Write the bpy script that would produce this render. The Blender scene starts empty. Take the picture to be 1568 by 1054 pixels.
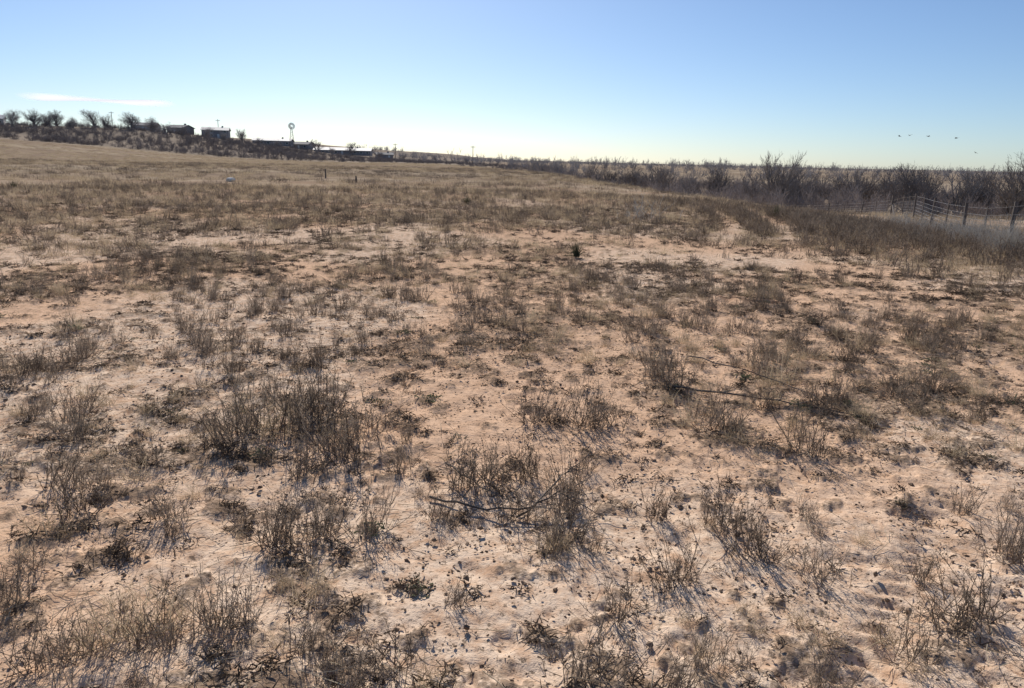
import bpy, math, random, bmesh
import numpy as np
from mathutils import Vector, Matrix
random.seed(7); rng=np.random.default_rng(11)
sc=bpy.context.scene
R=math.radians

# ------------------------------------------------------------ noise / terrain
def vn(x,y,seed=0):
    x=np.asarray(x,dtype=np.float64); y=np.asarray(y,dtype=np.float64)
    xi=np.floor(x).astype(np.int64); yi=np.floor(y).astype(np.int64)
    xf=x-xi; yf=y-yi
    def h(a,b):
        n=(a*374761393+b*668265263+seed*974634777)&0xffffffff
        n=((n^(n>>13))*1274126177)&0xffffffff
        n=(n^(n>>16))&0xffff
        return n/65535.0
    u=xf*xf*(3-2*xf); v=yf*yf*(3-2*yf)
    return (h(xi,yi)*(1-u)+h(xi+1,yi)*u)*(1-v)+(h(xi,yi+1)*(1-u)+h(xi+1,yi+1)*u)*v
def fbm(x,y,oct=4,seed=0):
    x=np.asarray(x,float); y=np.asarray(y,float)
    s=0;a=0.5;t=0
    for i in range(oct):
        s=s+a*vn(x*2**i+i*17.3,y*2**i-i*9.1,seed+i); t+=a; a*=0.5
        x,y=x*0.8-y*0.6,x*0.6+y*0.8
    return s/t
def ss(a,b,t):
    u=np.clip((t-a)/(b-a),0,1); return u*u*(3-2*u)
def hL(x,y):
    x=np.asarray(x,float); y=np.asarray(y,float)
    r=np.hypot(x,y)
    z=-0.75*ss(9,18,x)*ss(12,28,y)*(1-ss(300,500,y))
    xs=x+ss(90,260,y)*28
    z=z-3.4*ss(4,24,xs)*ss(38,95,y)*(1-ss(190,420,y))
    z=z+5*ss(60,190,-x)*ss(60,230,y)+6.5*ss(30,190,-x)*ss(240,340,y)
    z=z+9*(fbm(x/900,y/900,3,5)-0.47)*ss(500,1600,r)
    z=z+0.22*(fbm(x/7,y/7,3,9)-0.5)+0.6*(fbm(x/45,y/45,2,19)-0.5)*ss(15,60,r)
    return z
def track(x,y):
    """two faint worn wheel ruts"""
    w=0.25*np.sin(y*0.35)
    a=np.exp(-((x-(4.4+(y-14.6)*.24+w))/0.26)**2)+np.exp(-((x-(5.9+(y-15.3)*.26+w))/0.28)**2)
    return np.clip(a*0.9,0,0.85)*ss(10,14,y)*(1-ss(26,34,y))*(0.5+0.5*ss(0.35,0.6,fbm(x/1.2,y/1.2,2,301)))
def tread(x,y):
    ax,ay=0.62,0.785; s=0
    for ox in (1.05,1.55):
        al=(x-ox)*ax+(y-2.0)*ay; ac=(x-ox)*ay-(y-2.0)*ax
        s=s+np.exp(-(ac/0.10)**4)*ss(-0.5,0,al)*(1-ss(2.0,3.0,al))
    return s
def cover(x,y):
    r=np.hypot(x,y)
    c=fbm(x/2.6,y/2.6,3,51)*0.6+fbm(x/0.8,y/0.8,2,61)*0.4
    c=c+0.05*ss(5,14,r)+0.11*ss(15,40,r)
    c=c-0.06*(ss(6,9,r)*(1-ss(16,20,r))*ss(-3,2,-x))
    c=c+0.22*np.exp(-(((x-10.5)/4.5)**2+((y-21)/8)**2))
    c=c-0.18*np.exp(-(((x+1.7)/0.9)**2+((y-3.4)/0.45)**2))
    c=c-0.18*np.exp(-(((x+0.1)/1.0)**2+((y-2.9)/0.5)**2))
    c=c-0.12*np.exp(-(((x-2.0)/0.8)**2+((y-3.2)/0.6)**2))
    return np.clip((c-0.39)/0.25,0,1)*(1-0.9*track(x,y))*(1-0.6*tread(x,y))
def litter(x,y,cv=None):
    if cv is None: cv=cover(x,y)
    f=fbm(x/0.16,y/0.16,4,201)*0.76+fbm(x/1.1,y/1.1,2,211)*0.24
    return ss(0.495,0.565,f+0.17*(cv-0.42))*(1-0.8*track(x,y))*(1-0.7*tread(x,y))
BUR=[(3.2,9.35,.22),(2.85,9.6,.14)]
def h(x,y):
    x=np.asarray(x,float); y=np.asarray(y,float)
    r=np.hypot(x,y)
    n=1-ss(15,40,r)
    z=hL(x,y)+0.05*(fbm(x/0.55,y/0.55,3,31)-0.5)*n
    n2=1-ss(8,20,r)
    z=z+0.028*(fbm(x/0.10,y/0.10,3,41)-0.5)*n2
    z=z+0.018*litter(x,y)*(0.4+vn(x/0.035,y/0.035,43))*n2
    z=z-0.018*ss(0.76,0.9,vn(x/0.17,y/0.17,47))*n2
    ax,ay=0.62,0.785
    for ox in (1.05,1.55):
        al=(x-ox)*ax+(y-2.0)*ay; ac=(x-ox)*ay-(y-2.0)*ax
        z=z+(0.011*np.sin(al*2*np.pi/0.12+np.abs(ac)*30)-0.012)*np.exp(-(ac/0.10)**4)*ss(-0.5,0,al)*(1-ss(2.0,3.0,al))
    for bx,by,br in BUR:
        d=np.hypot(x-bx,(y-by)*1.5)/br
        z=z+0.05*np.exp(-(d-1.1)**2*5)-0.09*np.exp(-d*d*3)
    return z

# ------------------------------------------------------------ materials
def newmat(name):
    m=bpy.data.materials.new(name); m.use_nodes=True
    nt=m.node_tree; nt.nodes.clear()
    out=nt.nodes.new('ShaderNodeOutputMaterial'); return m,nt,out
def plant_mat(name,c1,c2,tr=0.3,c3=None):
    m,nt,out=newmat(name); N=nt.nodes; L=nt.links
    oi=N.new('ShaderNodeObjectInfo')
    ge=N.new('ShaderNodeNewGeometry')
    add=N.new('ShaderNodeMath'); add.operation='MULTIPLY_ADD'
    L.new(ge.outputs['Random Per Island'],add.inputs[0]); add.inputs[1].default_value=0.45
    mu=N.new('ShaderNodeMath'); mu.operation='MULTIPLY'; mu.inputs[1].default_value=0.55
    L.new(oi.outputs['Random'],mu.inputs[0]); L.new(mu.outputs[0],add.inputs[2])
    cr=N.new('ShaderNodeValToRGB'); L.new(add.outputs[0],cr.inputs[0])
    cr.color_ramp.elements[0].position=0.1; cr.color_ramp.elements[1].position=0.9
    cr.color_ramp.elements[0].color=(*c1,1); cr.color_ramp.elements[1].color=(*c2,1)
    if c3:
        e=cr.color_ramp.elements.new(0.55); e.color=(*c3,1)
    d=N.new('ShaderNodeBsdfDiffuse'); L.new(cr.outputs[0],d.inputs[0])
    if tr>0:
        t=N.new('ShaderNodeBsdfTranslucent'); mx=N.new('ShaderNodeMixShader'); mx.inputs[0].default_value=tr
        L.new(cr.outputs[0],t.inputs[0])
        L.new(d.outputs[0],mx.inputs[1]); L.new(t.outputs[0],mx.inputs[2]); L.new(mx.outputs[0],out.inputs[0])
    else: L.new(d.outputs[0],out.inputs[0])
    return m
def solid(name,c,rough=0.8,metal=0.0,nscale=3.0,var=0.25):
    m,nt,out=newmat(name); N=nt.nodes; L=nt.links
    b=N.new('ShaderNodeBsdfPrincipled'); b.inputs['Roughness'].default_value=rough; b.inputs['Metallic'].default_value=metal
    tc=N.new('ShaderNodeTexCoord'); nz=N.new('ShaderNodeTexNoise'); nz.inputs['Scale'].default_value=nscale; nz.inputs['Detail'].default_value=4
    L.new(tc.outputs['Object'],nz.inputs['Vector'])
    cr=N.new('ShaderNodeValToRGB'); L.new(nz.outputs[0],cr.inputs[0])
    cr.color_ramp.elements[0].position=0.3; cr.color_ramp.elements[1].position=0.7
    cr.color_ramp.elements[0].color=(*[v*(1-var) for v in c],1); cr.color_ramp.elements[1].color=(*[min(1,v*(1+var)) for v in c],1)
    L.new(cr.outputs[0],b.inputs['Base Color']); L.new(b.outputs[0],out.inputs[0])
    return m
M_weed=plant_mat('dry_weed',(0.14,0.108,0.086),(0.44,0.36,0.285),0.33,(0.25,0.20,0.155))
M_grass=plant_mat('dry_grass',(0.33,0.25,0.165),(0.64,0.52,0.36),0.42,(0.46,0.365,0.25))
M_litter=plant_mat('plant_litter',(0.06,0.044,0.033),(0.44,0.34,0.235),0.15,(0.14,0.105,0.08))
M_straw=plant_mat('straw',(0.36,0.29,0.2),(0.68,0.59,0.45),0.3)
M_green=plant_mat('low_forb',(0.10,0.115,0.07),(0.22,0.225,0.15),0.3)
M_yucca=plant_mat('yucca_leaf',(0.07,0.075,0.045),(0.16,0.15,0.09),0.15)
M_bark=plant_mat('bark',(0.19,0.165,0.15),(0.34,0.30,0.275),0.0)
M_farbark_hazed=plant_mat('bark_far_hazed',(0.24,0.215,0.21),(0.38,0.35,0.34),0.1)  # lighter copy of bark; distance haze painted into the colour
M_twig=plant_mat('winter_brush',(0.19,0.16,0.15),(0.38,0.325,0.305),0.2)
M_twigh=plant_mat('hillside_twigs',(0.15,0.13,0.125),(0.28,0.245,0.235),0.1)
M_twigfar_hazed=plant_mat('far_brush_hazed',(0.30,0.275,0.275),(0.44,0.41,0.40),0.1)  # twigs paled to stand in for aerial haze
M_pale=plant_mat('bleached_stems',(0.34,0.31,0.27),(0.56,0.52,0.46),0.2)
M_clod=plant_mat('clod_soil',(0.10,0.072,0.055),(0.52,0.38,0.265),0.0,(0.22,0.16,0.115))
M_wood=solid('weathered_wood',(0.13,0.105,0.09),0.9)
M_steel=solid('galvanised_wire',(0.5,0.49,0.47),0.45,0.5)
M_dark=solid('dark_branch',(0.12,0.10,0.085),0.9)

def ground_mat():
    m,nt,out=newmat('sandy_soil'); N=nt.nodes; L=nt.links
    b=N.new('ShaderNodeBsdfDiffuse'); b.inputs['Roughness'].default_value=0.0
    tc=N.new('ShaderNodeTexCoord')
    def noise(s,d=5,r=0.6):
        n=N.new('ShaderNodeTexNoise'); n.inputs['Scale'].default_value=s; n.inputs['Detail'].default_value=d
        n.inputs['Roughness'].default_value=r
        L.new(tc.outputs['Object'],n.inputs['Vector']); return n.outputs[0]
    def ramp(src,p0,p1,c0=(0,0,0),c1=(1,1,1)):
        c=N.new('ShaderNodeValToRGB'); L.new(src,c.inputs[0])
        c.color_ramp.elements[0].position=p0; c.color_ramp.elements[1].position=p1
        c.color_ramp.elements[0].color=(*c0,1); c.color_ramp.elements[1].color=(*c1,1); return c.outputs[0]
    def mix(f,a,bb):
        x=N.new('ShaderNodeMix'); x.data_type='RGBA'
        if hasattr(f,'name'): L.new(f,x.inputs['Factor'])
        else: x.inputs['Factor'].default_value=f
        for s,v in ((6,a),(7,bb)):
            if hasattr(v,'name'): L.new(v,x.inputs[s])
            else: x.inputs[s].default_value=(*v,1)
        return x.outputs[2]
    def mth(op,a,bb):
        x=N.new('ShaderNodeMath'); x.operation=op; x.use_clamp=True
        for i,v in enumerate((a,bb)):
            if hasattr(v,'name'): L.new(v,x.inputs[i])
            else: x.inputs[i].default_value=v
        return x.outputs[0]
    def att(n):
        a=N.new('ShaderNodeAttribute'); a.attribute_name=n; return a.outputs['Fac']
    fine=noise(38,3,0.7)
    med=noise(11,4,0.7)
    sand=mix(att('tone'),(0.75,0.51,0.345),(0.78,0.60,0.45))
    sand=mix(ramp(med,0.42,0.66),sand,(0.56,0.365,0.24))
    lm=mth('MULTIPLY',att('litter'),ramp(mth('MULTIPLY',mth('ADD',fine,med),0.5),0.40,0.52))
    col=mix(mth('MULTIPLY',lm,0.88),sand,mix(ramp(fine,0.4,0.62),(0.27,0.195,0.135),(0.12,0.088,0.066)))
    col=mix(mth('MULTIPLY',ramp(fine,0.585,0.63),0.8),col,(0.16,0.115,0.082))
    col=mix(att('far'),col,mix(ramp(noise(0.35,4,0.7),0.42,0.64),mix(att('tone'),(0.34,0.265,0.19),(0.47,0.38,0.275)),(0.22,0.172,0.132)))
    col=mix(att('plain_hazed'),col,mix(att('tone'),(0.36,0.30,0.24),(0.27,0.23,0.19)))  # distant ground greyed: aerial haze put into the soil colour
    col=mix(att('burrow'),col,(0.10,0.055,0.04))
    L.new(col,b.inputs['Color'])
    bp=N.new('ShaderNodeBump'); bp.inputs['Strength'].default_value=0.6; bp.inputs['Distance'].default_value=0.02
    L.new(noise(26,4,0.75),bp.inputs['Height'])
    L.new(bp.outputs[0],b.inputs['Normal'])
    L.new(b.outputs[0],out.inputs[0]); return m

# ------------------------------------------------------------ ground mesh (one sheet, finer where it is nearer)
def build_ground():
    r=[]; rr=0.2
    while rr<9000: r.append(rr); rr*=(1.0070 if 1.3<rr<14 else 1.02 if rr>=14 else 1.06)
    r=np.array(r); nr=len(r)
    th=np.concatenate([np.linspace(-R(52),R(52),1350,endpoint=False),np.linspace(R(52),2*math.pi-R(52),170,endpoint=False)])
    na=len(th)
    RR,TT=np.meshgrid(r,th,indexing='ij')
    x=(RR*np.sin(TT)).ravel(); y=(RR*np.cos(TT)).ravel()
    z=h(x,y)
    co=np.stack([x,y,z],1)
    co=np.vstack([co,[[0,0,float(h(0,0))]]])
    i=np.arange(nr-1)[:,None]*na; j=np.arange(na)[None,:]; j2=(j+1)%na
    q=np.stack([(i+j),(i+na+j),(i+na+j2),(i+j2)],-1).reshape(-1,4)
    c=nr*na
    tri=np.stack([np.full(na,c),np.arange(na),(np.arange(na)+1)%na],-1)
    me=bpy.data.meshes.new('ground')
    nv=len(co); nl=q.size+tri.size; nf=len(q)+len(tri)
    me.vertices.add(nv); me.vertices.foreach_set('co',co.ravel())
    me.loops.add(nl); me.loops.foreach_set('vertex_index',np.concatenate([q.ravel(),tri.ravel()]).astype(np.int32))
    me.polygons.add(nf)
    ls=np.concatenate([np.arange(len(q))*4,len(q)*4+np.arange(len(tri))*3]).astype(np.int32)
    me.polygons.foreach_set('loop_start',ls)
    me.update(calc_edges=True)
    me.polygons.foreach_set('use_smooth',np.ones(nf,dtype=bool))
    X,Y=co[:,0],co[:,1]; d=np.hypot(X,Y); cv=cover(X,Y)
    lit=litter(X,Y,cv); lit=lit*(1-ss(12,30,d))+ss(12,30,d)*(0.3+0.65*cv)
    tone=np.where(d<60,ss(0.38,0.62,fbm(X/2.8,Y/2.8,2,221)),ss(0.4,0.6,fbm(X/60,Y/14,3,223)))
    bur=np.zeros_like(d)
    for bx,by,br in BUR: bur=np.maximum(bur,1-ss(0.6,1.6,np.hypot(X-bx,(Y-by)*1.5)/br))
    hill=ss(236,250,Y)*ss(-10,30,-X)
    for nm,v in (('litter',lit),('tone',tone),('far',np.clip(ss(22,75,d)*0.9,0,1)*(1-0.6*track(X,Y))),('plain_hazed',np.maximum(ss(350,900,d),hill*0.8)),('burrow',bur)):
        a=me.attributes.new(nm,'FLOAT','POINT'); a.data.foreach_set('value',v.astype(np.float32))
    o=bpy.data.objects.new('ground',me); sc.collection.objects.link(o); me.materials.append(ground_mat())
    if me.polygons[0].normal.z<0: me.flip_normals()
    return o
build_ground()

# ------------------------------------------------------------ mesh builder
class B:
    def __init__(s): s.v=[]; s.f=[]; s.m=[]
    def ribbon(s,pts,w0,w1,side,mi=0):
        n=len(pts); b=len(s.v)
        for k,p in enumerate(pts):
            w=(w0+(w1-w0)*k/(n-1))*0.5
            s.v.append(tuple(p-side*w)); s.v.append(tuple(p+side*w))
        for k in range(n-1):
            s.f.append((b+2*k,b+2*k+1,b+2*k+3,b+2*k+2)); s.m.append(mi)
    def tube(s,pts,r0,r1,sides=3,mi=0):
        n=len(pts); b=len(s.v)
        for k,p in enumerate(pts):
            d=(pts[min(k+1,n-1)]-pts[max(k-1,0)]).normalized()
            a=d.orthogonal().normalized(); c=d.cross(a)
            r=r0+(r1-r0)*k/(n-1)
            for q in range(sides):
                t=2*math.pi*q/sides
                s.v.append(tuple(p+a*math.cos(t)*r+c*math.sin(t)*r))
        for k in range(n-1):
            for q in range(sides):
                q2=(q+1)%sides
                s.f.append((b+k*sides+q,b+k*sides+q2,b+(k+1)*sides+q2,b+(k+1)*sides+q)); s.m.append(mi)
    def box(s,c,d,mi=0,rz=0):
        b=len(s.v); cs,sn=math.cos(rz),math.sin(rz)
        for i in (-1,1):
            for j in (-1,1):
                for k in (-1,1):
                    x,y=i*d[0]/2,j*d[1]/2
                    s.v.append((c[0]+x*cs-y*sn,c[1]+x*sn+y*cs,c[2]+k*d[2]/2))
        for f in ((0,1,3,2),(4,6,7,5),(0,4,5,1),(2,3,7,6),(0,2,6,4),(1,5,7,3)):
            s.f.append(tuple(b+i for i in f)); s.m.append(mi)
    def mesh(s,name,mats,smooth=False):
        me=bpy.data.meshes.new(name); me.from_pydata(s.v,[],s.f)
        for m in mats: me.materials.append(m)
        me.polygons.foreach_set('material_index',np.array(s.m,dtype=np.int32))
        if smooth: me.polygons.foreach_set('use_smooth',np.ones(len(s.f),dtype=bool))
        me.update(); return me
U=random.uniform
def rdir(tilt,az=None):
    az=U(0,2*math.pi) if az is None else az
    return Vector((math.sin(tilt)*math.cos(az),math.sin(tilt)*math.sin(az),math.cos(tilt)))
def rside(d):
    a=Vector((U(-1,1),U(-1,1),U(-0.3,0.3))); s=d.cross(a)
    return s.normalized() if s.length>1e-4 else Vector((1,0,0))
def curve(p,d,L,n,bend,jit=0.08):
    pts=[p.copy()]; d=d.copy()
    for k in range(n):
        d=(d+bend/n+Vector((U(-jit,jit),U(-jit,jit),U(-jit,jit)))).normalized()
        pts.append(pts[-1]+d*L/n)
    return pts

def weed(i,H=0.27,stems=26,spread=0.95,rad=0.05,twigs=9,w=0.0021):
    b=B(); lean=rdir(U(0,0.45))-Vector((0,0,1))
    for s in range(stems):
        p=Vector((random.gauss(0,rad),random.gauss(0,rad),-0.02))
        t=min(abs(random.gauss(0,spread*0.6)),1.35)
        d=(rdir(t)+lean*0.5).normalized(); L=H*U(0.3,1.1)
        pts=curve(p,d,L,4,Vector((0,0,0.15)),0.18)
        b.tube(pts,w,w*0.5,3)
        for k in range(random.randint(twigs-4,twigs+3)):
            f=U(0.2,0.98)*(len(pts)-1); a=int(f); q=pts[a].lerp(pts[min(a+1,len(pts)-1)],f-a)
            dd=(rdir(U(0.4,1.3))+d*0.5).normalized()
            l=L*U(0.10,0.30)
            tp=curve(q,dd,l,2,Vector((0,0,0.3)),0.2)
            b.ribbon(tp,w,w*0.6,rside(dd))
            for z in range(2):
                e=tp[-1 if z else 1]; d3=rdir(U(0.2,1.4))
                b.ribbon([e,e+d3*U(0.006,0.02)],w*1.7,w*0.8,rside(d3))
    for s in range(18):
        p=Vector((random.gauss(0,rad*2),random.gauss(0,rad*2),0.005)); d=rdir(U(1.1,1.6))
        b.ribbon(curve(p,d,U(0.03,0.12),2,Vector((0,0,-0.1)),0.2),0.005,0.002,rside(d))
    return b
def grass(i,H=0.24,blades=90,rad=0.05,spread=0.75,w=0.003):
    b=B()
    for s in range(blades):
        p=Vector((random.gauss(0,rad),random.gauss(0,rad),-0.01))
        d=rdir(abs(random.gauss(0,spread)))
        out=Vector((d.x,d.y,0))*U(0.3,1.4)+Vector((0,0,-U(0,1.1)))
        b.ribbon(curve(p,d,H*U(0.3,1.15),4,out,0.08),w,w*0.4,rside(d))
    return b
def tuft(i,blades=36,rad=0.035,H=0.045):
    b=B(); r2=rad*U(0.6,1.8)
    for s in range(blades):
        p=Vector((random.gauss(0,rad),random.gauss(0,r2),U(-0.004,0.006)))
        d=rdir(U(0.3,1.5))
        b.ribbon(curve(p,d,H*U(0.3,1.3),2,Vector((d.x,d.y,-0.6)),0.25),0.0075,0.003,rside(d))
    return b
def straws(i,rad=0.16):
    b=B()
    for s in range(16):
        p=Vector((random.gauss(0,rad),random.gauss(0,rad),U(0.004,0.02)))
        d=rdir(U(1.4,1.6)); 
        b.tube(curve(p,d,U(0.04,0.2),3,Vector((0,0,-0.05)),0.1),0.0016,0.001,3)
    return b
def clod(i):
    b=B()
    for s in range(14):
        bm=bmesh.new(); bmesh.ops.create_icosphere(bm,subdivisions=1,radius=1)
        c=Vector((random.gauss(0,0.1),random.gauss(0,0.1),0.001)); R0=U(0.003,0.009)*(1.4 if s==0 else 1)
        o=len(b.v); sx,sy,sz=U(0.8,1.8),U(0.6,1.2),U(0.4,0.9); t=U(0,3.1)
        bm.verts.ensure_lookup_table()
        for v in bm.verts:
            k=U(0.45,1.35)*R0; X,Y=v.co.x*k*sx,v.co.y*k*sy
            b.v.append((c.x+X*math.cos(t)-Y*math.sin(t),c.y+X*math.sin(t)+Y*math.cos(t),c.z+v.co.z*k*sz))
        for f in bm.faces: b.f.append(tuple(o+v.index for v in f.verts)); b.m.append(0)
        bm.free()
    return b
def forb(i):
    b=B()
    for s in range(40):
        d=rdir(U(0.7,1.5)); p=Vector((random.gauss(0,0.03),random.gauss(0,0.03),0.0))
        pts=curve(p,d,U(0.015,0.05),3,Vector((0,0,-0.3)),0.2)
        b.ribbon([pts[0],pts[1],pts[2]],0.003,0.009,rside(d)); 
    return b
def yucca(i):
    b=B()
    for s in range(110):
        t=abs(random.gauss(0,0.75)); d=rdir(min(t,1.6))
        p=Vector((random.gauss(0,0.04),random.gauss(0,0.04),U(0,0.08)))
        b.ribbon(curve(p,d,U(0.3,0.52),3,Vector((0,0,0)),0.03),0.016,0.002,rside(d))
    return b
def shrub(i,H=3.0,stems=14,tw=18,w=0.03,rad=0.5,spread=0.6):
    b=B()
    for s in range(stems):
        p=Vector((random.gauss(0,rad),random.gauss(0,rad),-0.1)); d=rdir(abs(random.gauss(0,spread)))
        L=H*U(0.45,1.05); pts=curve(p,d,L,5,Vector((0,0,0.25)),0.16)
        b.tube(pts,0.03,0.01,3)
        for k in range(tw):
            f=U(0.1,0.99)*5; a=min(int(f),4); q=pts[a].lerp(pts[a+1],f-a)
            dd=(rdir(U(0.3,1.3))+d*0.4).normalized(); l=L*U(0.12,0.32)
            tp=curve(q,dd,l,2,Vector((0,0,0.3)),0.25); b.ribbon(tp,w,w*0.5,rside(dd))
            for z in range(3):
                e=random.choice(tp[1:]); d3=(dd+rdir(U(0.2,1.3))).normalized()
                b.ribbon([e,e+d3*l*U(0.3,0.6)],w*0.7,w*0.35,rside(d3))
    return b
def tree(i,H=8.0,wide=1.0,tw=0.011):
    b=B()
    def br(p,d,L,r,lev):
        n=4 if lev<2 else 3
        pts=curve(p,d,L,n,Vector((0,0,0.16+0.05*lev)),0.12+0.03*lev)
        if lev<3: b.tube(pts,r,r*0.62,6 if lev==0 else 4 if lev==1 else 3,0)
        else: b.ribbon(pts,r*2,r*1.0,rside(d),0)
        if lev==5: return
        nc=[6,4,4,3,3][lev]
        for k in range(nc):
            f=(0.15+0.85*(k/(nc-1)) if lev==0 else U(0.3,1.0))*n
            if k==nc-1: f=n
            a=min(int(f),n-1); q=pts[a].lerp(pts[a+1],f-a)
            ax=d.orthogonal().normalized(); ax.rotate(Matrix.Rotation(2.4*k+U(-.4,.4),3,d))
            ang=U(0.30,0.75)*wide*(1.25-0.25*f/n if lev==0 else 1)
            if k==nc-1: ang*=0.4
            dd=(d*math.cos(ang)+ax*math.sin(ang)).normalized()
            dd=(dd+Vector((0,0,0.15))).normalized()
            br(q,dd,L*U(0.55,0.75),max(r*0.55,tw),lev+1)
    k=random.choice((2,3,4))
    for s in range(k):
        br(Vector((s*0.3,U(-.2,.2),-0.3)),rdir(U(0.1,0.5),s*2.2+U(-.5,.5)),2.6*U(.8,1.1),0.17,0)
    zm=max(v[2] for v in b.v); f=H/zm
    b.v=[(v[0]*f,v[1]*f,v[2]*f) for v in b.v]
    return b

# ------------------------------------------------------------ instancing
def variants(cname,fn,nvar,mats,**kw):
    c=bpy.data.collections.new(cname)
    for i in range(nvar):
        o=bpy.data.objects.new(cname+'_variant',fn(i,**kw).mesh(cname,mats)); c.objects.link(o)
    return c
def scatter(name,x,y,scale,coll,nvar,tilt=0.12,zoff=0.0,sz=None):
    n=len(x); z=h(x,y)+zoff
    me=bpy.data.meshes.new(name); me.vertices.add(n)
    me.vertices.foreach_set('co',np.stack([x,y,z],1).astype(np.float32).ravel())
    a=me.attributes.new('rot','FLOAT_VECTOR','POINT')
    a.data.foreach_set('vector',np.stack([rng.normal(0,tilt,n),rng.normal(0,tilt,n),rng.uniform(0,6.283,n)],1).astype(np.float32).ravel())
    a=me.attributes.new('scl','FLOAT_VECTOR','POINT')
    s3=np.stack([scale,scale,scale*(rng.uniform(0.8,1.2,n) if sz is None else sz)],1)
    a.data.foreach_set('vector',s3.astype(np.float32).ravel())
    a=me.attributes.new('idx','INT','POINT'); a.data.foreach_set('value',rng.integers(0,nvar,n).astype(np.int32))
    o=bpy.data.objects.new(name,me); sc.collection.objects.link(o)
    g=bpy.data.node_groups.new(name+'_scatter','GeometryNodeTree')
    g.interface.new_socket('Geometry',in_out='INPUT',socket_type='NodeSocketGeometry')
    g.interface.new_socket('Geometry',in_out='OUTPUT',socket_type='NodeSocketGeometry')
    N=g.nodes; L=g.links
    gi=N.new('NodeGroupInput'); go=N.new('NodeGroupOutput'); ip=N.new('GeometryNodeInstanceOnPoints')
    ci=N.new('GeometryNodeCollectionInfo'); ci.inputs['Collection'].default_value=coll
    ci.inputs['Separate Children'].default_value=True; ci.inputs['Reset Children'].default_value=True
    def na(nm,t):
        q=N.new('GeometryNodeInputNamedAttribute'); q.data_type=t; q.inputs['Name'].default_value=nm
        return q.outputs[0]
    e=N.new('FunctionNodeEulerToRotation'); L.new(na('rot','FLOAT_VECTOR'),e.inputs[0])
    L.new(gi.outputs[0],ip.inputs['Points']); L.new(ci.outputs[0],ip.inputs['Instance'])
    ip.inputs['Pick Instance'].default_value=True
    L.new(na('idx','INT'),ip.inputs['Instance Index']); L.new(e.outputs[0],ip.inputs['Rotation'])
    L.new(na('scl','FLOAT_VECTOR'),ip.inputs['Scale']); L.new(ip.outputs[0],go.inputs[0])
    md=o.modifiers.new('scatter','NODES'); md.node_group=g
    return o
def pts(r0,r1,dens,azm=44,mask=None):
    A=R(azm)*(r1*r1-r0*r0); n=int(A*dens)
    r=np.sqrt(rng.uniform(r0*r0,r1*r1,n)); a=rng.uniform(-R(azm),R(azm),n)
    x=r*np.sin(a); y=r*np.cos(a)
    if mask is not None:
        k=rng.uniform(0,1,n)<mask(x,y)*(1-track(x,y)); x=x[k]; y=y[k]
    return x,y
def cat(*ps): return np.concatenate([p[0] for p in ps]),np.concatenate([p[1] for p in ps])

C_weed=variants('weed_plant',weed,10,[M_weed])
C_mweed=variants('weed_clump',weed,8,[M_weed],H=0.30,stems=16,rad=0.10,twigs=7,w=0.004)
C_grass=variants('grass_tuft',grass,8,[M_grass])
C_mgrass=variants('grass_clump',grass,6,[M_grass],H=0.26,blades=70,rad=0.12,w=0.006)
C_tuft=variants('litter_tuft',tuft,10,[M_litter])
C_straw=variants('straw_bits',straws,6,[M_straw])
C_clod=variants('soil_clod',clod,8,[M_clod])
C_forb=variants('forb_rosette',forb,4,[M_green])
C_patch=variants('grass_patch',grass,5,[M_grass],H=0.34,blades=200,rad=0.5,spread=0.5,w=0.012)
C_wpatch=variants('weed_patch',weed,5,[M_weed],H=0.38,stems=36,rad=0.45,twigs=7,w=0.008)
C_pale=variants('bleached_weed',weed,4,[M_pale],H=0.7,stems=20,rad=0.12,w=0.004)

hero=[(-.93,4.03,1.3),(-1.67,4.08,1.2),(-1.63,4.45,1.5),(-1.33,4.5,1.5),(-1.13,4.15,1.3),(-.96,4.5,1.2),(-1.45,4.75,1.3),(-1.2,4.7,1.2),
(-.9,3.1,.85),(-1.06,3.1,.7),(-.86,3.16,.8),(-1.64,3.26,.8),(-2.1,3.3,.9),(-.98,2.4,.85),(-1.3,2.3,.9),(-1.9,2.48,.8),(-1.55,2.15,.8),
(-.39,2.2,.8),(-.5,2.1,.6),(-.24,3.7,1.15),(-.1,3.75,1.0),(.2,3.07,.8),(.42,2.53,.75),(.76,2.84,.75),(.68,2.8,.7),(1.02,3.32,1.0),(1.85,4.3,1.1),
(1.3,5.6,1.3),(1.2,5.8,1.2),(.2,4.75,1.1),(.28,4.8,.9),(.5,4.65,1.2),(.6,4.7,1.2),(1.5,2.39,.8),(1.9,2.65,1.0),(1.8,2.6,.9),(1.1,2.2,.7),(1.4,4.8,1.2),(.25,3.5,.9),
(-.35,3.35,.6),(.35,3.8,.9),(.1,3.85,.9),(-2.6,4.2,.8),(2.4,3.6,.7),(-.2,2.6,.5)]
hx=np.array([a[0] for a in hero]);hy=np.array([a[1] for a in hero]);hs=np.array([a[2] for a in hero])
scatter('dry_weeds_foreground',hx,hy,hs*1.04,C_weed,10,0.12)
cl=lambda x,y: fbm(x/1.7,y/1.7,2,71)
wm=lambda x,y: np.clip((cover(x,y)*0.5+cl(x,y)-0.48)/0.35,0.03,1)
p=cat(pts(1.3,5,6.0,48,wm),pts(5,14,10.5,46,wm)); scatter('dry_weeds_near',*p,rng.uniform(0.3,0.95,len(p[0])),C_weed,10)
p=pts(14,42,5.2,44,wm); scatter('dry_weeds_field',*p,rng.uniform(0.45,0.95,len(p[0])),C_mweed,8)
def fieldm(x,y): return (0.3+0.7*cover(x,y))*(1-ss(10,18,x+ss(90,260,y)*28)*ss(60,75,y))*(1-ss(236,262,y))
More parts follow.
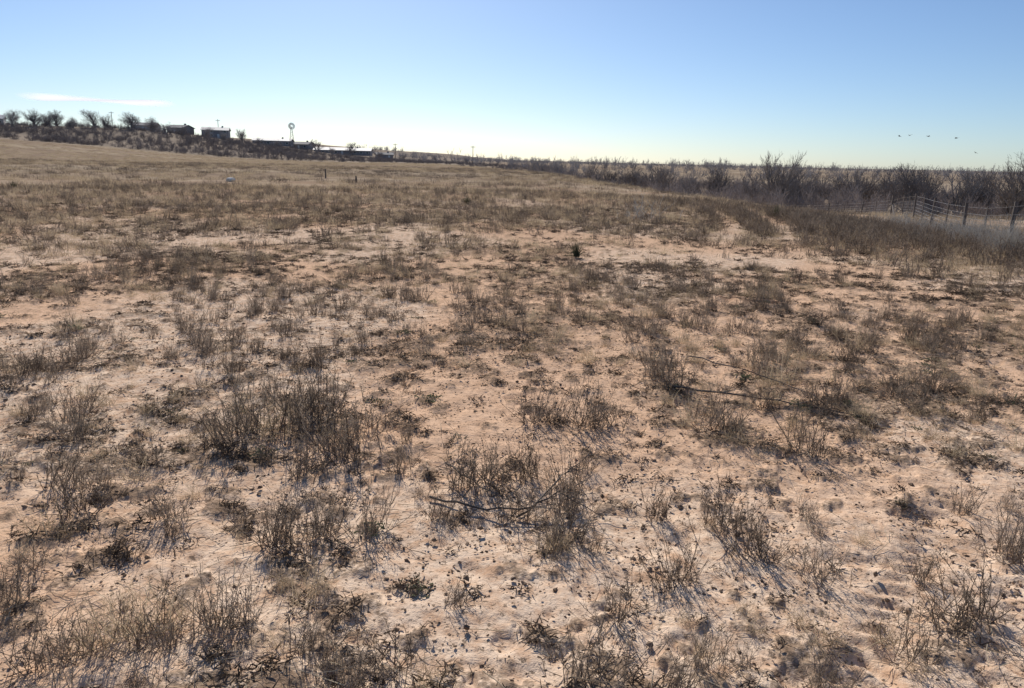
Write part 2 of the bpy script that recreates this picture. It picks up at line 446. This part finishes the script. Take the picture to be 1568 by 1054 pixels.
p=pts(38,150,0.42,43,lambda x,y: fieldm(x,y)*np.clip((fbm(x/9,y/6,3,88)-0.25)*3,0,1)); scatter('weed_patches_distant',*p,rng.uniform(0.45,0.85,len(p[0])),C_wpatch,5)
gm=lambda x,y: np.clip((cover(x,y)*0.5+fbm(x/2.2,y/2.2,2,81)-0.50)/0.3,0.04,1)
p=cat(pts(1.3,5,7,48,gm),pts(5,14,10,46,gm)); scatter('dry_grass_tufts',*p,rng.uniform(0.3,0.85,len(p[0])),C_grass,8)
p=pts(14,44,5.5,44,gm); scatter('dry_grass_field',*p,rng.uniform(0.45,0.95,len(p[0])),C_mgrass,6)
gx=np.array([-1.33,-1.25,-1.42,.2,-1.5,-1.05,1.0,.25,2.2,3.4]);gy=np.array([2.35,2.42,2.28,3.05,4.3,4.3,3.36,3.1,5.9,7.1])
scatter('dry_grass_clumps',gx,gy,np.array([1.1,.9,.9,.75,1.2,1.0,.5,.6,1.2,1.3]),C_grass,8)
p=pts(34,270,0.22,43,lambda x,y: fieldm(x,y)*np.clip((fbm(x/14,y/9,3,90)-0.25)*3,0,1)); scatter('dry_grass_distant',*p,rng.uniform(0.5,0.95,len(p[0])),C_patch,5)
tm=lambda x,y: np.clip(0.08+litter(x,y)*0.92,0,1)
p=cat(pts(1.2,7,145,48,tm),pts(7,14,75,45,tm),pts(14,30,22,44,tm)); d_=np.hypot(*p); scatter('plant_litter',*p,rng.uniform(0.3,1.0,len(p[0]))*(1+1.0*ss(7,18,d_)),C_tuft,10)
p=pts(1.2,8,16,48,tm); scatter('straw_litter',*p,rng.uniform(0.6,1.3,len(p[0])),C_straw,6)
p=pts(1.2,9,34,48); scatter('soil_clods',*p,rng.uniform(0.4,1.2,len(p[0])),C_clod,8)
p=pts(1.2,10,2.5,48,tm); scatter('low_green_forbs',*p,rng.uniform(0.6,1.5,len(p[0])),C_forb,4)
n=220; t=rng.uniform(0,1,n)**1.3
scatter('bleached_weeds',11.9+6.5*t+rng.normal(0,0.8,n),16.5+20*t+rng.normal(0,1.2,n),rng.uniform(0.5,1.1,n),C_pale,4)
n=1200; 
dx=rng.normal(11.0,3.2,n); dy=rng.normal(23,6,n); k=(dx>6.5)&(dy>12)&(dy<42)&(track(dx,dy)<.3)
scatter('dark_weed_stand',dx[k],dy[k],rng.uniform(0.9,1.4,k.sum()),C_mweed,8)

# ------------------------------------------------------------ brush and trees
C_shrub=variants('winter_shrub',shrub,6,[M_twig])
C_shrubh=variants('hill_shrub',shrub,5,[M_twigh],spread=0.8)
C_far=variants('far_shrub',shrub,3,[M_twigfar_hazed],w=0.07,stems=9,tw=12,spread=0.8)
def inval(x,y):
    xs=x+ss(90,260,y)*28
    return ss(12,24,xs)*ss(70,82,y)*(0.45+0.55*(fbm(x/18,y/18,2,101)>0.45))
p=pts(76,200,0.07,42,inval); scatter('creek_thicket',*p,rng.uniform(0.6,1.2,len(p[0])),C_shrub,6,0.05)
n=5600; bx=rng.uniform(-270,20,n); by=rng.uniform(242,355,n); k=rng.uniform(0,1,n)<(0.35+0.65*ss(0.4,0.6,fbm(bx/25,by/18,2,111)))
bx,by=bx[k],by[k]; bs=rng.uniform(0.35,0.9,len(bx))*(0.65+0.35*ss(0,150,-bx)); scatter('hillside_brush',bx,by,bs,C_shrubh,5,0.05,sz=0.8)
n=1500; aa=rng.uniform(-R(12),R(42),n); rr=rng.uniform(300,1100,n)
k=rng.uniform(0,1,n)<ss(0.46,0.56,fbm(rr*np.sin(aa)/90,rr*np.cos(aa)/50,2,121)); aa,rr=aa[k],rr[k]
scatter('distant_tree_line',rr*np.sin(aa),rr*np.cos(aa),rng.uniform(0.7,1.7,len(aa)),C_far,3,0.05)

tb=[tree(i,8.0,U(0.95,1.15)) for i in range(6)]
tmesh=[b.mesh('bare_tree',[M_bark]) for b in tb]; tfar=[b.mesh('bare_tree_far',[M_farbark_hazed]) for b in tb]
def place(name,me,az,D,s,szf=1.0,zo=0):
    x,y=D*math.sin(R(az)),D*math.cos(R(az)); o=bpy.data.objects.new(name,me); sc.collection.objects.link(o)
    o.location=(x,y,float(hL(x,y))+zo); o.rotation_euler=(0,0,U(0,6.28)); o.scale=(s,s,s*szf); return o
ti=0
for az,D,H,wf in [(-33.4,372,7,1.4),(-32.2,370,7.5,1.5),(-31.5,376,6.5,1.4),(-31.0,378,7,1.3),(-28.7,368,7.5,1.5),(-28.1,376,6.5,1.3),(-26.6,366,8,1.6),(-25.5,372,7,1.4),(-24.6,362,5.5,1.5),(-23.6,362,4.5,1.5),(-22.2,364,5,1.5),(-20.9,360,4.5,1.4),(-19.7,385,6.5,1.2),(-18.6,368,4,1.4),(-17.4,372,4,1.4),(-14.7,380,6.5,1.2),(-12.4,388,7,1.2),(-13.6,378,4,1.4),
    (-34.6,385,6,1.3),(-30.0,360,5,1.4),(-10.2,370,4.5,1.3),(-8.5,360,4,1.3),(-6,350,3.8,1.3),(-3.8,330,4,1.3),
    (19.4,98,7.9,1.15),(20.6,104,6.7,1.1),(23.4,118,6.6,1.2),(27.7,108,7.1,1.2),(28.9,112,6.5,1.1),(30.4,110,6.8,1.1),(31.4,114,6.2,1.1),(33.6,92,7.3,1.2),(34.9,95,7.5,1.2),(26.2,122,6.5,1.1),(32.4,118,6.5,1.1),(21.8,115,6.1,1.1),(24.8,125,6.3,1.1),
    (5.9,150,6.3,1.2),(7.2,155,5.9,1.2),(8.6,140,5.8,1.3),(0.9,205,6.4,1.3),(2.0,200,6.7,1.3),(3.0,195,6.1,1.3),(-0.3,215,5.8,1.3),(4.2,185,5.7,1.3),(10,135,6.3,1.3),(11.3,125,5.9,1.3),(12.8,120,5.7,1.3),(15.2,118,6.2,1.2),(17,110,5.8,1.2)]:
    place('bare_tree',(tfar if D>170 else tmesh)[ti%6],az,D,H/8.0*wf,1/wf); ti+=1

ym=[yucca(i).mesh('yucca_plant',[M_yucca]) for i in range(2)]
for x,y,s in [(1.2,14.2,.8),(-9.6,13.6,.85),(-22,33,1),(-2.0,31,.9),(9.4,27,1)]:
    o=bpy.data.objects.new('yucca_plant',random.choice(ym)); sc.collection.objects.link(o); o.location=(x,y,float(h(x,y))); o.scale=(s,s,s*0.85)
o=bpy.data.objects.new('bleached_shrub',weed(0,H=0.75,stems=26,rad=0.25,twigs=8,w=.006).mesh('bleached_shrub',[M_pale])); sc.collection.objects.link(o); o.location=(4.0,23.5,float(h(4.0,23.5))); o.scale=(1.5,1.2,1.0)

def fallen(name,paths,mat):
    b=B()
    for P,r0 in paths:
        base=[Vector((x,y,float(h(x,y))+z)) for x,y,z in P]
        q=[]
        for a in range(len(base)-1):
            for k in range(4): q.append(base[a].lerp(base[a+1],k/4)+Vector((U(-.012,.012),U(-.012,.012),U(-.006,.01))))
        q.append(base[-1]); b.tube(q,r0,r0*0.35,6)
        for k in range(10):
            e=random.choice(q[2:]); d=(q[-1]-q[0]).normalized()+Vector((U(-.8,.8),U(-.8,.8),U(0,.5)))
            b.tube(curve(e,d.normalized(),U(0.08,0.3),3,Vector((0,0,-0.1)),0.15),r0*0.35,r0*0.15,4)
    o=bpy.data.objects.new(name,b.mesh(name,[mat],True)); sc.collection.objects.link(o)
fallen('fallen_branch',[([(1.25,5.55,.03),(1.6,5.35,.05),(2.0,5.3,.04),(2.5,5.05,.02)],.010),([(1.5,6.1,.15),(1.9,5.75,.12),(2.25,5.3,.08),(2.35,5.1,.02)],.006)],M_dark)
fallen('fallen_branch',[([(-.4,3.55,.02),(-.1,3.42,.03),(.12,3.4,.06),(.28,3.62,.14),(.38,3.68,.2)],.007),([(-.35,3.85,.1),(-.15,3.6,.06),(.1,3.45,.03)],.005),([(.05,3.4,.02),(.25,3.5,.1),(.45,3.4,.03)],.006)],M_dark)

# ------------------------------------------------------------ wire fence
def fence():
    P=[(12.2,16.5),(14.9,22.5),(17.4,29),(19.9,35.9),(22.4,42.2),(24.8,48.2),(27.5,55),(29,63),(30,72),(30.6,82),(31,94)]
    par=bpy.data.objects.new('wire_fence',None); sc.collection.objects.link(par)
    b=B(); tops=[]
    for i,(x,y) in enumerate(P):
        z=float(h(x,y)); r=0.11 if i==6 else 0.065; H=1.55 if i==6 else 1.35
        lean=Vector((U(-.04,.04),U(-.04,.04),1))
        b.tube([Vector((x,y,z-.3)),Vector((x,y,z-.3))+lean*(H+.3)],r,r*0.9,7)
        tops.append((x,y,z))
        if i==6:
            b.tube([Vector((x,y,z+.9)),Vector((x-1.3,y-3.2,z+.05))],.04,.04,6)
    w=B()
    for i in range(len(P)-1):
        (x0,y0,z0),(x1,y1,z1)=tops[i],tops[i+1]
        for f in (0.5,):
            x,y=x0+(x1-x0)*f,y0+(y1-y0)*f; z=float(h(x,y)); b.tube([Vector((x,y,z-.2)),Vector((x,y,z+1.25))],.035,.035,4)
        for hh in (.12,.28,.44,.6,.78,.96,1.2):
            w.tube([Vector((x0,y0,z0+hh)),Vector((x0+(x1-x0)/2,y0+(y1-y0)/2,float(h(x0+(x1-x0)/2,y0+(y1-y0)/2))+hh-0.015)),Vector((x1,y1,z1+hh))],.006,.006,3)
        n=int(math.hypot(x1-x0,y1-y0)/0.3)
        for k in range(1,n):
            x,y=x0+(x1-x0)*k/n,y0+(y1-y0)*k/n; z=float(h(x,y)); w.tube([Vector((x,y,z+.12)),Vector((x,y,z+.96))],.0035,.0035,3)
    for nm,bb,m in (('posts',b,M_wood),('wires',w,M_steel)):
        o=bpy.data.objects.new(nm,bb.mesh(nm,[m])); sc.collection.objects.link(o); o.parent=par
fence()

# ------------------------------------------------------------ homesteads
def mk(name,bb,mats,par):
    o=bpy.data.objects.new(name,bb.mesh(name,mats)); sc.collection.objects.link(o); o.parent=par; return o
M_roofL=solid('pale_metal_roof',(0.50,0.50,0.51),0.7); M_roofD=solid('shingle_roof_hazed',(0.24,0.23,0.23),0.9)
M_wallL=solid('painted_siding',(0.42,0.40,0.38),0.8,0,1,.1); M_wallD=solid('dark_siding_hazed',(0.26,0.235,0.23),0.8,0,1,.15)  # house colours lightened and greyed, distance haze painted in
M_glass=solid('window_glass',(0.05,0.055,0.06),0.15); M_trim=solid('white_trim',(0.6,0.6,0.58),0.6,0,1,.05)
def house(name,x,y,w,d,hh,rh,rot,wm,rm,two=False):
    par=bpy.data.objects.new(name,None); sc.collection.objects.link(par)
    par.location=(x,y,float(hL(x,y))-0.2); par.rotation_euler=(0,0,rot)
    b=B(); b.box((0,0,hh/2),(w,d,hh))
    o=len(b.v); 
    for sx in (-1,1):
        b.v+= [(sx*w/2,-d/2,hh),(sx*w/2,d/2,hh),(sx*w/2,0,hh+rh)]
    b.f+=[(o,o+1,o+2),(o+3,o+5,o+4)]; b.m+=[0,0]
    mk('walls',b,[wm],par)
    r=B(); ov=.45; t=.15; sl=rh/(d/2)
    for s in (-1,1):
        o=len(r.v); X=w/2+ov; Y=s*(d/2+ov); z0=hh-ov*sl+.02; z1=hh+rh+.02
        r.v+=[(-X,Y,z0),(X,Y,z0),(X,0,z1),(-X,0,z1),(-X,Y,z0+t),(X,Y,z0+t),(X,0,z1+t),(-X,0,z1+t)]
        r.f+=[tuple(o+i for i in f) for f in ((0,1,2,3),(4,7,6,5),(0,4,5,1),(0,3,7,4),(1,5,6,2))]; r.m+=[0]*5
    mk('roof',r,[rm],par)
    wi=B(); tr=B(); n=max(2,int(w/3))
    for k in range(n):
        X=-w/2+w*(k+.5)/n
        if k==n//2: continue
        for s in (-1,1):
            for lv in ((1.5,) if not two else (1.5,3.15)):
                wi.box((X,s*(d/2+.03),lv),(1.1,.05,.9)); 
                for dz in (-.52,.52): tr.box((X,s*(d/2+.04),lv+dz),(1.4,.1,.12))
                for dx in (-.62,.62): tr.box((X+dx,s*(d/2+.04),lv),(.12,.1,.9))
    mk('windows',wi,[M_glass],par); mk('window_trim',tr,[M_trim],par)
    dr=B(); X=-w/2+w*(n//2+.5)/n
    for s in (-1,1): dr.box((X,s*(d/2+.035),1.03),(1.0,.06,1.95))
    mk('door',dr,[M_trim],par)
    c=B(); c.box((w*.25,.8,hh+rh),(.7,.7,1.3)); c.box((w*.25,.8,hh+rh+.71),(.85,.85,.12)); mk('chimney',c,[M_wallD],par)
house('farm_house',-146,372,12,9,3.8,1.4,.25,M_wallD,M_roofL,True)
house('farm_house',-161,367,9,8,2.9,1.3,-.3,M_wallD,M_roofD)
house('farm_house',-222,322,12,8,2.8,1.5,.5,M_wallL,M_roofL)
house('barn',-121,380,18,9,2.5,1.1,.1,M_wallD,M_roofL)
house('farm_house',-110,392,10,8,2.5,1.2,-.2,M_wallD,M_roofD)
house('long_barn',-88,388,28,10,2.4,1.3,.08,M_wallD,M_roofL)
house('shed',-66,380,8,6,2.3,0.9,.3,M_wallD,M_roofD)
house('farm_house',-180,372,11,8,2.6,1.3,.1,M_wallL,M_roofD)

def windmill(x,y,H=10.3):
    par=bpy.data.objects.new('windmill',None); sc.collection.objects.link(par); par.location=(x,y,float(hL(x,y))-.1)
    b=B(); w0,w1=1.3,.22
    def c(k,f): 
        w=w0+(w1-w0)*f; sx,sy=((-1,-1),(1,-1),(1,1),(-1,1))[k%4]; return Vector((sx*w,sy*w,H*f))
    for k in range(4): b.tube([c(k,0),c(k,1)],.06,.05,4)
    L=6
    for i in range(L):
        for k in range(4):
            b.tube([c(k,i/L),c(k+1,i/L)],.03,.03,3); b.tube([c(k,i/L),c(k+1,(i+1)/L)],.025,.025,3); b.tube([c(k+1,i/L),c(k,(i+1)/L)],.025,.025,3)
    mk('tower',b,[M_wood],par)
    q=B(); hub=Vector((0,-.7,H+.3)); 
    for k in range(18):
        a=2*math.pi*k/18; d=Vector((math.cos(a),0,math.sin(a))); s=Vector((-math.sin(a),.45,math.cos(a))).normalized()
        q.ribbon([hub+d*.55,hub+d*1.6],.16,.42,s)
    for r in (.6,1.25): q.tube([hub+Vector((math.cos(t)*r,.02,math.sin(t)*r)) for t in np.linspace(0,2*math.pi,19)],.025,.025,4)
    q.tube([hub+Vector((0,-.1,0)),hub+Vector((0,2.6,0))],.1,.05,6)
    q.box((0,2.6,H+.3),(.04,1.4,.9)); mk('wheel_and_tail',q,[M_steel],par)
    par.rotation_euler=(0,0,.5)
windmill(-107,364)
def pole(x,y,H=8.5,rot=0):
    b=B(); z=float(hL(x,y)); b.tube([Vector((0,0,-.5)),Vector((0,0,H))],.16,.11,8)
    b.box((0,0,H-.6),(2.2,.12,.14))
    for dx in (-.95,-.4,.4,.95): b.tube([Vector((dx,0,H-.53)),Vector((dx,0,H-.3))],.05,.04,6)
    for s in (-1,1): b.tube([Vector((0,-.05,H-1.3)),Vector((s*.7,-.05,H-.65))],.025,.025,4)
    o=bpy.data.objects.new('utility_pole',b.mesh('utility_pole',[M_wood])); sc.collection.objects.link(o); o.location=(x,y,z); o.rotation_euler=(0,0,rot)
pole(-20,349,8); pole(-151,388,9,.4); pole(-62,390,8,.2); pole(-196,372,8.5,.6)
def stake(x,y,H):
    b=B(); b.tube([Vector((0,0,-.2)),Vector((.02,0,H*.5)),Vector((0,.02,H))],.07,.05,7); b.tube([Vector((0,0,H-.01)),Vector((0,0,H+.02))],.05,.02,7)
    o=bpy.data.objects.new('wooden_stake',b.mesh('wooden_stake',[M_dark])); sc.collection.objects.link(o); o.location=(x,y,float(h(x,y)))
stake(-15.6,62,.7); stake(-11,52,.45)
bm=bmesh.new(); bmesh.ops.create_icosphere(bm,subdivisions=3,radius=.3)
for v in bm.verts: v.co*= 0.8+0.4*float(fbm(v.co.x*4+9,v.co.y*4+v.co.z*3,2,3)); v.co.z*=.6
me=bpy.data.meshes.new('pale_rock'); bm.to_mesh(me); bm.free(); me.materials.append(solid('limestone',(.6,.57,.52),.9))
o=bpy.data.objects.new('pale_rock',me); sc.collection.objects.link(o); o.location=(-18.5,49,float(h(-18.5,49))+.1)

# ------------------------------------------------------------ birds
def bird():
    b=B()
    b.tube([Vector((0,.16,0)),Vector((0,.12,.01)),Vector((0,.05,0)),Vector((0,-.08,0)),Vector((0,-.2,0))],.02,.02,6)
    rr=[.012,.03,.045,.035,.01]
    for k in range(5):
        for q in range(6):
            t=2*math.pi*q/6; b.v[k*6+q]=(math.cos(t)*rr[k],(.17,.11,.03,-.08,-.18)[k],math.sin(t)*rr[k])
    for s in (-1,1):
        o=len(b.v); b.v+=[(s*.03,.07,.02),(s*.03,-.06,.02),(s*.2,.1,.10),(s*.2,-.02,.09),(s*.42,-.02,.04)]
        b.f+=[(o,o+1,o+3,o+2),(o+2,o+3,o+4)]; b.m+=[0,0]
    o=len(b.v); b.v+=[(-.02,-.16,0),(.02,-.16,0),(.06,-.3,0),(-.06,-.3,0)]; b.f+=[(o,o+1,o+2,o+3)]; b.m+=[0]
    return b.mesh('flying_bird',[M_dark])
bmz=bird()
for az,el,D in [(-34.4,3.7,90),(26.4,2.2,115),(27.0,2.25,120),(28.1,2.2,110),(29.7,2.1,110),(30.9,1.2,130)]:
    o=bpy.data.objects.new('flying_bird',bmz); sc.collection.objects.link(o)
    o.location=(D*math.sin(R(az)),D*math.cos(R(az)),1.7+D*math.tan(R(el))); o.rotation_euler=(U(-.2,.2),U(-.4,.4),U(0,6.28)); o.scale=(1.1,)*3

# ------------------------------------------------------------ cloud: thin horizontal sheet
def cloud():
    nx,ny=60,20; v=[];f=[]
    for j in range(ny+1):
        for i in range(nx+1):
            u=i/nx*2-1; w=j/ny*2-1
            v.append((u*420,w*420,12*math.sin(u*3+w*2)))
    for j in range(ny):
        for i in range(nx):
            a=j*(nx+1)+i; f.append((a,a+1,a+nx+2,a+nx+1))
    me=bpy.data.meshes.new('thin_cloud'); me.from_pydata(v,[],f)
    m,nt,out=newmat('cloud_ice'); N=nt.nodes; L=nt.links
    tc=N.new('ShaderNodeTexCoord')
    mp=N.new('ShaderNodeMapping'); mp.inputs['Scale'].default_value=(2.5,5,1); L.new(tc.outputs['Generated'],mp.inputs[0])
    nz=N.new('ShaderNodeTexNoise'); nz.inputs['Scale'].default_value=1.5; nz.inputs['Detail'].default_value=6; L.new(mp.outputs[0],nz.inputs['Vector'])
    mp2=N.new('ShaderNodeMapping'); mp2.inputs['Location'].default_value=(-1,-1,0); mp2.inputs['Scale'].default_value=(2,2,0); L.new(tc.outputs['Generated'],mp2.inputs[0])
    gr=N.new('ShaderNodeTexGradient'); gr.gradient_type='SPHERICAL'; L.new(mp2.outputs[0],gr.inputs[0])
    a=N.new('ShaderNodeMath'); a.operation='MULTIPLY'; L.new(gr.outputs['Fac'],a.inputs[0]); L.new(nz.outputs[0],a.inputs[1])
    c=N.new('ShaderNodeMapRange'); L.new(a.outputs[0],c.inputs[0]); c.inputs[1].default_value=0.0; c.inputs[2].default_value=0.15
    tl=N.new('ShaderNodeBsdfTranslucent'); tl.inputs[0].default_value=(.98,.98,.98,1); tp=N.new('ShaderNodeBsdfTransparent'); mx=N.new('ShaderNodeMixShader')
    L.new(c.outputs[0],mx.inputs[0]); L.new(tp.outputs[0],mx.inputs[1]); L.new(tl.outputs[0],mx.inputs[2]); L.new(mx.outputs[0],out.inputs[0])
    me.materials.append(m); o=bpy.data.objects.new('thin_cloud',me); sc.collection.objects.link(o)
    D=5200; az=R(-28.4); o.location=(D*math.sin(az),D*math.cos(az),1.7+D*math.tan(R(3.15))); o.rotation_euler=(0,R(.8),R(28))
cloud()

# ------------------------------------------------------------ light, sky, camera
SUN_EL,SUN_AZ=33.0,-13.0
w=bpy.data.worlds.new('World'); sc.world=w; w.use_nodes=True; nt=w.node_tree
bg=nt.nodes['Background']; sk=nt.nodes.new('ShaderNodeTexSky'); sk.sky_type='NISHITA'; sk.sun_disc=False
sk.sun_elevation=R(SUN_EL); sk.sun_rotation=R(SUN_AZ); sk.altitude=900; sk.air_density=0.9; sk.dust_density=0.7; sk.ozone_density=2.8
tint=nt.nodes.new('ShaderNodeMix'); tint.data_type='RGBA'; tint.blend_type='MULTIPLY'; tint.inputs['Factor'].default_value=1
nt.links.new(sk.outputs[0],tint.inputs[6]); tint.inputs[7].default_value=(0.89,0.98,1.10,1)
nt.links.new(tint.outputs[2],bg.inputs[0]); bg.inputs[1].default_value=0.09
sd=bpy.data.lights.new('sun','SUN'); sd.energy=5.0; sd.angle=R(0.5); sd.color=(1.0,0.93,0.83)
so=bpy.data.objects.new('sun',sd); sc.collection.objects.link(so)
d=Vector((math.sin(R(SUN_AZ))*math.cos(R(SUN_EL)),math.cos(R(SUN_AZ))*math.cos(R(SUN_EL)),math.sin(R(SUN_EL))))
so.rotation_euler=(-d).to_track_quat('-Z','Y').to_euler(); so.location=(0,0,50)
cd=bpy.data.cameras.new('camera'); cam=bpy.data.objects.new('camera',cd); sc.collection.objects.link(cam); sc.camera=cam
cd.sensor_width=36; cd.lens=26; cd.clip_start=0.05; cd.clip_end=20000
cam.location=(0,0,1.7+float(hL(0,0)))
cam.rotation_euler=(Matrix.Rotation(R(90-13.94),4,'X')@Matrix.Rotation(R(1.4),4,'Z')).to_euler()
sc.view_settings.view_transform='Standard'; sc.view_settings.look='None'; sc.view_settings.exposure=0
